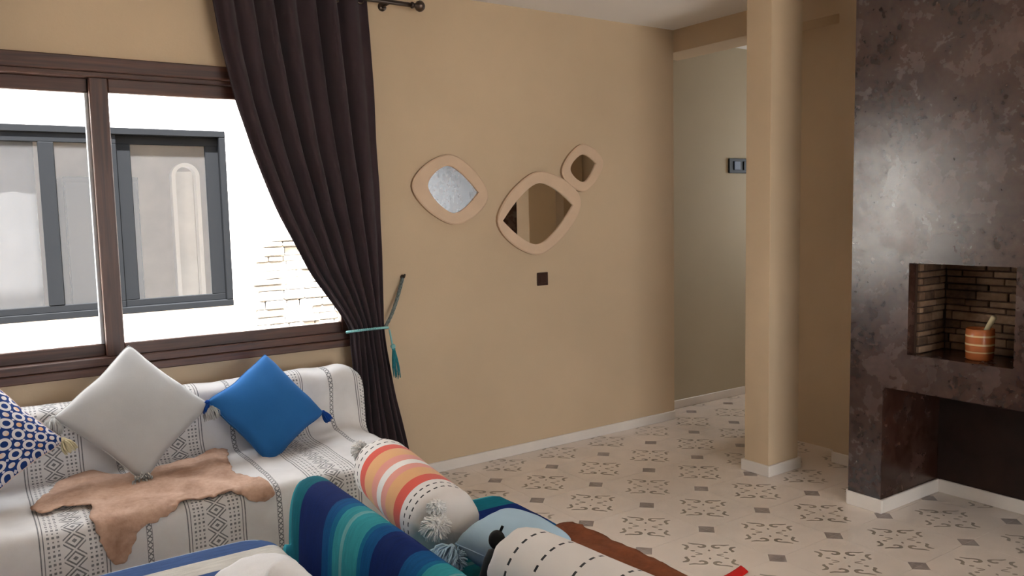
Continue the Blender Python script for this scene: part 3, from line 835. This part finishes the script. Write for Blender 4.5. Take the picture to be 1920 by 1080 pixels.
MB().lathe([(0.0, 0.0), (0.050, 0.0), (0.056, 0.006), (0.0585, 0.07), (0.0585, 0.105), (0.057, 0.138), (0.054, 0.140), (0.052, 0.132), (0.053, 0.03), (0.0, 0.025)], (3.745, 1.798, NZ0), (0, 0, 1), 36, xref=(1, 0, 0)).build('bowl', M['cup'], cup, True)
st = MB().tube([(3.752, 1.835, NZ0+0.03), (3.742, 1.775, NZ0+0.125), (3.736, 1.738, NZ0+0.196), (3.735, 1.735, NZ0+0.2)], [0.008, 0.010, 0.0125, 0.009], 12).build('wooden_pestle', M['pestle'], None, True)
tag(st, 'pale wooden pestle leaning in the orange striped cup', 'pestle')

# ------------------------------------------------------------------ sofa under the window
class Profile:
    def __init__(s, pts, res=0.004):
        P = catmull([Vector((a, b, 0)) for a, b in pts], 24)
        s.P = [P[0]]; s.S = [0.0]
        for p in P[1:]:
            d = (p-s.P[-1]).length
            if d > 1e-6: s.P.append(p); s.S.append(s.S[-1]+d)
        s.L = s.S[-1]
    def at(s, t_):
        t_ = max(0, min(s.L-1e-5, t_)); lo, hi = 0, len(s.S)-1
        while hi-lo > 1:
            m_ = (lo+hi)//2
            if s.S[m_] <= t_: lo = m_
            else: hi = m_
        f = (t_-s.S[lo])/(s.S[hi]-s.S[lo]); p = s.P[lo].lerp(s.P[hi], f); tg = (s.P[hi]-s.P[lo]).normalized()
        return p, tg
    def nearest(s, a, b):
        k = min(range(len(s.P)), key=lambda i: (s.P[i].x-a)**2+(s.P[i].y-b)**2)
        return s.S[k]
SX0, SX1 = -1.75, 1.64
sofa = thing('sofa', 'low bench sofa under the window, hidden by a white patterned bedspread', 'sofa', (0, 3.6, 0))
part('base', 'sofabase', sofa, (SX0+0.03, SX1-0.02, 3.20, 3.98, 0, 0.24))
part('seat_cushion', 'foam', sofa, (SX0+0.02, SX1-0.015, 3.19, 3.97, 0.24, 0.405), bev=0.04)
part('back_cushion', 'foam', sofa, (SX0+0.02, SX1-0.02, 3.83, 3.985, 0.40, 0.69), bev=0.03)
pr1 = Profile([(3.998, 0.56), (3.998, 0.68), (3.975, 0.718), (3.92, 0.728), (3.855, 0.717), (3.822, 0.68), (3.812, 0.60), (3.795, 0.49), (3.76, 0.440), (3.68, 0.428), (3.45, 0.428), (3.25, 0.425), (3.185, 0.408), (3.162, 0.36), (3.158, 0.25), (3.156, 0.10), (3.156, 0.03)])
def sofa_pt(u, s_, off=0.0, wr=1.0):
    p, tg = pr1.at(s_); nn = Vector((tg.y, -tg.x, 0))      # outward: forward / up
    if nn.x > 0 and abs(nn.x) > 0.9 and s_ > 0.3: nn = -nn
    ext_ = max(0.0, u-SX1)
    x = min(u, SX1) + min(ext_, 0.03)*0.8
    w = wr*(0.013*nz(u*2.3, s_*2.0, 1.0) + 0.008*nz(u*7+s_*4, s_*3.0-u*3, 4.0) + 0.003*nz(u*16, s_*11, 2.0))
    # diagonal tension folds at the right end
    fold = math.exp(-((u-1.45)/0.22)**2)*math.exp(-((s_-0.42)/0.22)**2)
    w += wr*0.016*fold*math.sin((u*1.0+s_*0.75)*26)
    q = Vector((x, p.x, p.y)) + Vector((0, -abs(nn.x) if s_ > 0.2 else nn.x*0.0, abs(nn.y)))*(w+off)
    drop = max(0, ext_-0.02)
    q.z = max(0.03, q.z - drop*0.95 - (0.012 if ext_ > 0 else 0)); q.x += 0.02*drop
    q.z -= 0.02*max(0, 1-(SX1-u)/0.08)**2 if u < SX1 else 0.02
    if s_ < 0.2: q.y = min(q.y, 4.0)
    return q
b = MB(); U1 = SX1+0.36
b.grid(lambda a, c: sofa_pt(SX0+(U1-SX0)*a, pr1.L*c), 260, 120, lambda a, c: (SX0+(U1-SX0)*a, pr1.L*c))
bs = b.build('bedspread', M['bedspread'], None, True, 0.004)
tag(bs, 'white woven bedspread with black diamond bands covering the window sofa', 'bedspread')

# tan goatskin
def draped(name, outline, fn, mat, res=0.016, jit=0.008, seed=1, solid=0.004, lift=0.008, wr=0.010):
    P = [(p.x, p.y) for p in catmull([Vector((a, b_, 0)) for a, b_ in outline], 9, True)]
    P = [(x + jit*nz(x*40, y*40, seed), y + jit*nz(x*40, y*40, seed+9)) for x, y in P]
    def inside(x, y):
        c = False; j = len(P)-1
        for i in range(len(P)):
            if (P[i][1] > y) != (P[j][1] > y) and x < (P[j][0]-P[i][0])*(y-P[i][1])/(P[j][1]-P[i][1])+P[i][0]: c = not c
            j = i
        return c
    vs_ = [Vector(p) for p in P]; ed = [(i, (i+1) % len(P)) for i in range(len(P))]
    x0, x1 = min(p[0] for p in P), max(p[0] for p in P); y0, y1 = min(p[1] for p in P), max(p[1] for p in P)
    x = x0
    while x < x1:
        y = y0
        while y < y1:
            if inside(x, y): vs_.append(Vector((x+res*0.2*nz(x*90, y*90, 1), y)))
            y += res
        x += res
    v2, e2, f2, _, _, _ = delaunay_2d_cdt(vs_, ed, [list(range(len(P)))], 1, 1e-5)
    b = MB()
    def dist_edge(x, y): return min((x-a)**2+(y-c)**2 for a, c in P)**0.5
    pts = []
    for q in v2:
        de = dist_edge(q.x, q.y)
        l = lift + wr*(nz(q.x*9, q.y*9, seed+3)+0.6) + 0.6*wr*nz(q.x*24, q.y*24, seed+4) + 0.010*max(0, 1-de/0.03)*max(0, nz(q.x*14, q.y*14, seed+5)+0.1)
        pts.append(fn(q.x, q.y, l))
    b.add(pts, [tuple(f) for f in f2], [(q.x, q.y) for q in v2])
    return b.build(name, mat, None, True, solid)
def so_s(y, z): return pr1.nearest(y, z)
def gy(y): return so_s(y, 0.428)
def gz(z): return so_s(3.158, z)
goat = [(0.165, gy(3.44)), (0.235, gy(3.58)), (0.30, gy(3.72)), (0.40, gy(3.76)), (0.50, gy(3.66)), (0.60, gy(3.64)), (0.70, gy(3.67)), (0.80, gy(3.70)), (0.885, gy(3.74)), (0.955, gy(3.74)), (0.925, gy(3.62)), (0.905, gy(3.48)), (0.885, gy(3.38)),
        (0.94, gy(3.28)), (0.985, gz(0.40)), (0.90, gz(0.385)), (0.82, gy(3.20)), (0.74, gy(3.20)), (0.66, gy(3.21)), (0.58, gz(0.40)), (0.50, gz(0.385)), (0.475, gz(0.36)), (0.455, gz(0.31)), (0.425, gz(0.265)), (0.385, gz(0.275)), (0.365, gz(0.335)), (0.345, gz(0.38)), (0.335, gy(3.23)), (0.345, gy(3.31)), (0.27, gy(3.38)), (0.20, gy(3.35))]
gk = draped('goatskin', goat, lambda u, s_, l: sofa_pt(u, s_, l), M['goat'], 0.02, 0.010, 3)
tag(gk, 'tan goatskin with ragged edges spread on the white bedspread', 'animal skin')

# ------------------------------------------------------------------ cushions
def cushion(name, label, mat, side, thick, center, xax, yax, tassels, tmat, group='cushions on the window sofa', tl=0.05, uvs=1.0, dirs=None, seam=None, pinch=0.10, seed=1, n=34, tn=46, tsp=0.022):
    X = Vector(xax).normalized(); Y = Vector(yax); Y = (Y-X*Y.dot(X)).normalized(); Z = X.cross(Y); C = Vector(center)
    t_ = thing(name, label, 'cushion', C - Vector((0, 0, side*0.5)), group)
    h = side/2
    def pt(a, c, sg):
        s_, q = 2*a-1, 2*c-1
        s_ = math.copysign(abs(s_)**0.9, s_); q = math.copysign(abs(q)**0.9, q)
        px = s_*h*(1-pinch*(1-q*q)*abs(s_)**2); py = q*h*(1-pinch*(1-s_*s_)*abs(q)**2)
        kc = 1-0.055*abs(s_*q)**5; px *= kc; py *= kc
        e = max(0, (1-s_*s_))*max(0, (1-q*q))
        zz = thick/2*(e**0.42)
        zz *= 1+0.10*nz(s_*1.6, q*1.6, seed+sg*3)
        px += 0.006*nz(s_*2, q*2, seed+7); py += 0.006*nz(s_*2, q*2, seed+17)
        edge = 1-min(1, e*6)
        zz += 0.004*edge*nz(s_*7, q*7, seed)*(e > 0)
        return C + X*px + Y*py + Z*zz*sg
    b = MB()
    uvf = lambda a, c: ((a-0.5)*side*uvs, (c-0.5)*side*uvs)
    b.grid(lambda a, c: pt(a, c, 1), n, n, uvf); b.grid(lambda a, c: pt(1-a, c, -1), n, n, uvf)
    cov = b.build('cover', mat, t_, True, weld=True)
    # piped seam
    g = MB(); loop = []
    for k in range(n*4):
        e = k//n; f = (k % n)/n
        a, c = ((f, 0), (1, f), (1-f, 1), (0, 1-f))[e]; loop.append(pt(a, c, 1))
    g.tube(loop+[loop[0]], 0.0022, 5, False); g.build('seam', mat if seam is None else seam, cov, True)
    for k, (sx, sy) in enumerate(tassels):
        p = C + X*sx*h*0.945 + Y*sy*h*0.945; dv = Vector(dirs[k]) if dirs else (X*sx + Y*sy).normalized()*0.55 + Vector((0, -0.25, -0.75))
        tassel_mesh(MB(), p, dv, tl, tsp, tn, 0.0028, 0.011, seed*10+k).build('tassel', tmat, t_, True)
    return t_
def diamond(Lp, Rp, Tp, Bp):
    """centre, axes and side of a square cushion from its four corners"""
    L_, R_, T_, B_ = map(Vector, (Lp, Rp, Tp, Bp)); c = (L_+R_+T_+B_)/4
    e1 = (R_-L_); e2 = (T_-B_); side = (e1.length+e2.length)/2/math.sqrt(2)
    e1.normalize(); e2 = (e2-e1*e2.dot(e1)).normalized()
    return c, (e1-e2), (e1+e2), side
c, xa, ya, sd = diamond((0.262, 3.70, 0.70), (0.882, 3.70, 0.66), (0.575, 3.845, 0.955), (0.595, 3.53, 0.465))
cushion('cushion', 'light grey square cushion standing on its corner, in front of the window', M['greycush'], sd*1.07, 0.15, c, xa, ya, [(1, 1), (-1, -1), (1, -1)], M['grey_fluff'], seed=2, tl=0.055, dirs=[(0.1, -0.3, -0.8), (-0.1, -0.3, -0.8), (-0.1, -1, 0.25)], tn=110, tsp=0.036)
c, xa, ya, sd = diamond((0.880, 3.70, 0.66), (1.435, 3.72, 0.52), (1.168, 3.84, 0.872), (1.072, 3.52, 0.437))
cushion('cushion', 'bright cobalt blue cushion standing on its corner on the window sofa', M['bluecush'], sd*1.045, 0.15, c, xa, ya, [(-1, -1), (1, 1)], M['navy_fluff'], seed=5, tl=0.045, tsp=0.016)
c, xa, ya, sd = diamond((-0.27, 3.66, 0.70), (0.302, 3.60, 0.634), (0.03, 3.82, 0.90), (0.005, 3.48, 0.455))
cushion('cushion', 'blue and orange ring-patterned cushion at the left edge of the window sofa', M['patterned'], sd*1.06, 0.15, c, xa, ya, [(1, 1)], M['cream_fluff'], seed=8, tl=0.05)

# ------------------------------------------------------------------ couch facing the fireplace
CX0, CX1, CY1, CY0 = 0.83, 1.685, 2.555, 0.55
couch = thing('couch', 'couch facing the fireplace, under a blue striped throw, back to the camera', 'couch', (1.2, 1.5, 0))
part('base', 'sofabase', couch, (CX0+0.03, CX1-0.03, CY0, CY1-0.03, 0, 0.22))
part('seat_cushion', 'foam', couch, (CX0+0.10, CX1-0.03, CY0, CY1-0.03, 0.22, 0.395), bev=0.04)
part('backrest', 'foam', couch, (CX0+0.025, CX0+0.12, CY0, CY1-0.03, 0.20, 0.635), bev=0.03)
pr2 = Profile([(CX0-0.015, 0.06), (CX0-0.012, 0.25), (CX0-0.004, 0.45), (CX0+0.008, 0.58), (CX0+0.035, 0.640), (CX0+0.075, 0.655), (CX0+0.115, 0.637), (CX0+0.138, 0.58), (CX0+0.15, 0.49), (CX0+0.18, 0.43), (CX0+0.28, 0.416), (CX0+0.5, 0.416), (CX1-0.09, 0.416), (CX1-0.02, 0.400), (CX1+0.006, 0.35), (CX1+0.012, 0.22), (CX1+0.015, 0.12)])
def couch_pt(v, s_, off=0.0, wr=1.0):
    p, tg = pr2.at(s_); nn = Vector((-tg.y, tg.x, 0))
    ext_ = max(0, v-CY1)
    y = min(v, CY1) + min(ext_, 0.04)*0.7
    w = wr*(0.007*nz(v*2.6, s_*2.2, 11.0) + 0.003*nz(v*9, s_*5, 3.0)) + off
    q = Vector((p.x + nn.x*w, y, p.y + nn.y*w))
    rnd = max(0, 1-(CY1-v)/0.07)**2 if v < CY1 else 1
    mid = CX0+0.075
    if p.y > 0.43 and s_ < 1.2:
        q.z -= 0.028*rnd
        q.x += (mid-q.x)*0.25*rnd
    elif v < CY1: q.z -= 0.006*max(0, 1-(CY1-v)/0.025)**2
    else: q.z -= 0.006
    q.z = max(0.03, q.z - max(0, ext_-0.02)*0.97)
    return q
V0 = CY1+0.20; V1 = CY0-0.05
b = MB()
b.grid(lambda a, c: couch_pt(V0+(V1-V0)*a, pr2.L*c), 210, 110, lambda a, c: (CY1-(V0+(V1-V0)*a), pr2.L*c))
th = b.build('striped_throw', M['throw'], None, True, 0.005, 1)
tag(th, 'teal, navy and aqua striped throw draped over the couch facing the fireplace', 'throw')

# russet hide over the right edge of the couch
def cs(x): return pr2.nearest(x, 0.416)
e0 = pr2.nearest(CX1+0.006, 0.35)
cow = [(2.085, cs(1.56)), (2.075, cs(1.635)), (1.995, cs(1.645)), (1.955, e0-0.025), (1.90, e0-0.01), (1.82, e0+0.01), (1.74, e0-0.005), (1.66, e0+0.012), (1.58, e0), (1.45, e0+0.02), (1.30, e0+0.02), (1.15, e0-0.03), (1.10, cs(1.45)), (1.2, cs(1.32)), (1.5, cs(1.30)), (1.8, cs(1.35)), (1.95, cs(1.45))]
ck = draped('cowhide', cow, lambda u, s_, l: couch_pt(u, s_, l), M['cow'], 0.02, 0.010, 6, 0.010, 0.026, 0.010)
tag(ck, 'russet brown hairy hide lying over the edge of the couch', 'animal skin')

# bolsters
def bolster(name, label, mat, p0, p1, rad, xref=(0, 0, 1), seed=1):
    p0, p1 = Vector(p0), Vector(p1); ax = p1-p0; L = ax.length
    t_ = thing(name, label, 'bolster', (p0+p1)/2 - Vector((0, 0, rad)), 'bolsters on the couch')
    prof = []
    nN = 46
    for k in range(nN+1):
        h = L*k/nN; e = min(h, L-h)
        r_ = rad*(1 if e > 0.085 else math.sqrt(max(0.0, 1-(1-e/0.085)**2.4)))
        prof.append((max(r_, 0.0006), h))
    b = MB(); b.lathe(prof, p0, ax, 44, xref=xref)
    axn = ax.normalized()
    for i, v in enumerate(b.v):
        h = (v-p0).dot(axn); rel = v-(p0+axn*h)
        e = min(h, L-h)
        k = 1+0.03*nz(v.x*5, v.y*5, v.z*5+seed) + (0.05*math.sin(math.atan2(rel.z, rel.cross(axn).z+1e-9)*9)*max(0, 1-e/0.09))
        b.v[i] = p0+axn*h+rel*k
        b.v[i].z = max(b.v[i].z, min(p0.z, p1.z)-rad*0.93)
    b.build('cover', mat, t_, True, weld=True)
    return t_
b1a, b1b = (1.292, 2.85, 0.535), (1.185, 2.085, 0.537)
t1 = bolster('bolster', 'white bolster with orange, pink and red stripes on the blue couch', M['bolster1'], b1a, b1b, 0.115, seed=2)
def tassel_part(name, par, pos, d, L, sp, mat, n_, seed, knot=0.014, th=0.003, droop=0.6):
    return tassel_mesh(MB(), pos, d, L, sp, n_, th, knot, seed, droop).build(name, mat, par, True)
g = MB(); pom_mesh(g, (1.118, 2.072, 0.575), 0.046, 320, 0.0028, 21); pom_mesh(g, (1.137, 2.100, 0.622), 0.030, 160, 0.0026, 23); g.build('tassel', M['white_fluff'], t1, True)
g = MB(); pom_mesh(g, (1.225, 2.855, 0.600), 0.034, 200, 0.0026, 22, 1.3); g.build('tassel', M['white_fluff'], t1, True)
b2a, b2b = (1.195, 1.805, 0.537), (1.27, 1.10, 0.537)
t2 = bolster('bolster', 'plain cream bolster with black dashed stitching beside the russet hide', M['bolster2'], b2a, b2b, 0.117, seed=6)
# black tassel hanging at the end of the cream bolster
bt = MB(); bt.sphere((1.158, 1.80, 0.612), 0.023, 16, 12, (1, 1, 1.15)); bt.tube([(1.178, 1.80, 0.646), (1.172, 1.802, 0.633)], 0.004, 6); th_ = bt.build('tassel_head', M['black'], t2, True)
bt = MB(); bt.lathe([(0.004, 0.0), (0.020, 0.006), (0.030, 0.03), (0.040, 0.075), (0.046, 0.125), (0.0, 0.127)], (1.150, 1.795, 0.592), (-0.16, -0.08, -1), 20)
bt.build('tassel_skirt', M['black'], th_, True)
MB().sphere((1.140, 1.775, 0.590), 0.005, 8, 6).build('tassel_bead', M['white_fluff'], th_, True)
# pale blue cushion between the two bolsters
ic = cushion('cushion', 'small pale blue cushion with a frayed tassel wedged between the two bolsters', M['icecush'], 0.27, 0.16, (1.315, 1.945, 0.515), (0.90, 0.42, 0.0), (0.40, -0.88, -0.16), [], M['ice_fluff'], 'cushions on the couch', seed=12, pinch=0.05)

g = MB(); pom_mesh(g, (1.118, 1.985, 0.505), 0.046, 300, 0.0026, 31); tassel_mesh(g, (1.128, 1.998, 0.53), (-0.7, -0.4, -0.3), 0.075, 0.05, 90, 0.0026, 0.012, 33); g.build('tassel', M['ice_fluff'], ic, True)

# ------------------------------------------------------------------ ottoman in front, rolled towel, red strap
OTX0, OTX1, OTY0, OTY1, OTZ = -0.55, 0.775, 1.72, 2.54, 0.50
ot = thing('ottoman', 'low ottoman covered with a blue and cream striped cloth, nearest the camera', 'ottoman', (0.1, 2.1, 0))
part('body', 'foam', ot, (OTX0+0.03, OTX1-0.03, OTY0+0.03, OTY1-0.03, 0.0, OTZ-0.02), bev=0.03)
def ot_pt(a, c):
    # superellipse box top with rounded shoulders; a, c in 0..1 over the cloth including the drop
    hx, hy = (OTX1-OTX0)/2, (OTY1-OTY0)/2; cx_, cy_ = (OTX0+OTX1)/2, (OTY0+OTY1)/2; dr = 0.36; r_ = 0.05
    U = (2*a-1)*(hx+dr); V = (2*c-1)*(hy+dr)
    def fold(t_, h):
        s_ = abs(t_); sg = 1 if t_ >= 0 else -1
        if s_ <= h-r_: return sg*s_, 0
        e = s_-(h-r_); arc = r_*math.pi/2
        if e <= arc: an = e/r_; return sg*(h-r_+r_*math.sin(an)), r_*(1-math.cos(an))
        return sg*(h + 0.02*(e-arc)), r_+(e-arc)
    x, dx = fold(U, hx); y, dy = fold(V, hy)
    # round plan corners
    z = OTZ - max(dx, dy) - 0.25*min(dx, dy, 0.05)
    if abs(x) > hx-0.12 and abs(y) > hy-0.12:
        ex, ey = abs(x)-(hx-0.12), abs(y)-(hy-0.12); m_ = math.hypot(ex, ey); k = max(ex, ey)/max(m_, 1e-6)
        x = math.copysign(hx-0.12+ex*k, x); y = math.copysign(hy-0.12+ey*k, y)
    z += 0.004*nz(U*4, V*4, 1)
    return Vector((cx_+x, cy_+y, max(0.03, z)))
b = MB(); hx, hy = (OTX1-OTX0)/2+0.36, (OTY1-OTY0)/2+0.36
b.grid(ot_pt, 130, 110, lambda a, c: (a*2*hx, (1-c)*2*hy - 0.36))
oc = b.build('striped_cloth', M['ottoman'], None, True, 0.004, -1)
tag(oc, 'blue and cream striped cloth draped over the low ottoman', 'cloth')
tw = thing('rolled_towel', 'white rolled towel lying on the striped ottoman', 'towel', (0.6, 2.1, OTZ))
b = MB()
def roll_pt(a, c):
    an = a*2*math.pi*3.6; r_ = 0.010 + 0.040*a
    return Vector((0.652 + r_*math.cos(an+0.6), 1.86 + 0.185*c + 0.006*math.sin(a*9) + 0.02*(1-a), OTZ+0.058 + r_*math.sin(an+0.6) + 0.003*nz(a*6, c*5, 3)))
b.grid(roll_pt, 150, 10); b.build('roll', M['towel'], tw, True, 0.008, 0)
b = MB()
def flap_pt(a, c):
    x = 0.47 + 0.265*a
    ytop = interp([(0.47, 2.19), (0.545, 2.275), (0.62, 2.325), (0.665, 2.335), (0.71, 2.30), (0.735, 2.26)], x)
    y = 1.80 + (ytop-1.80)*c
    h = 0.046*math.sin(math.pi*min(1, a*0.62+0.02))*(1-c**5)*(0.7+0.3*math.sin(c*4)) * (1-max(0, a-0.85)/0.15*0.8)
    return Vector((x, y, OTZ+0.012+h+0.005*nz(a*5, c*5, 8)))
b.grid(flap_pt, 28, 34); b.build('loose_flap', M['towel'], tw, True, 0.007, 1)

# red strap end
b = MB(); cen = [(2.30, 2.10), (2.42, 2.125), (2.52, 2.145), (2.60, 2.155)]
P = catmull([Vector((x, y, 0)) for x, y in cen], 8); nP = len(P)
def strap(a, c):
    k = min(int(a*(nP-1)), nP-2); p = P[k].lerp(P[k+1], a*(nP-1)-k)
    return Vector((p.x+0.02*(c-0.5), p.y+(c-0.5)*0.055, 0.006+0.004*math.sin(a*7)+0.002*math.sin(c*3)))
b.grid(strap, 30, 5)
rd = b.build('red_strap', M['red'], None, True, 0.004)
tag(rd, 'bright red cloth strap lying on the tiled floor near the couch', 'strap')
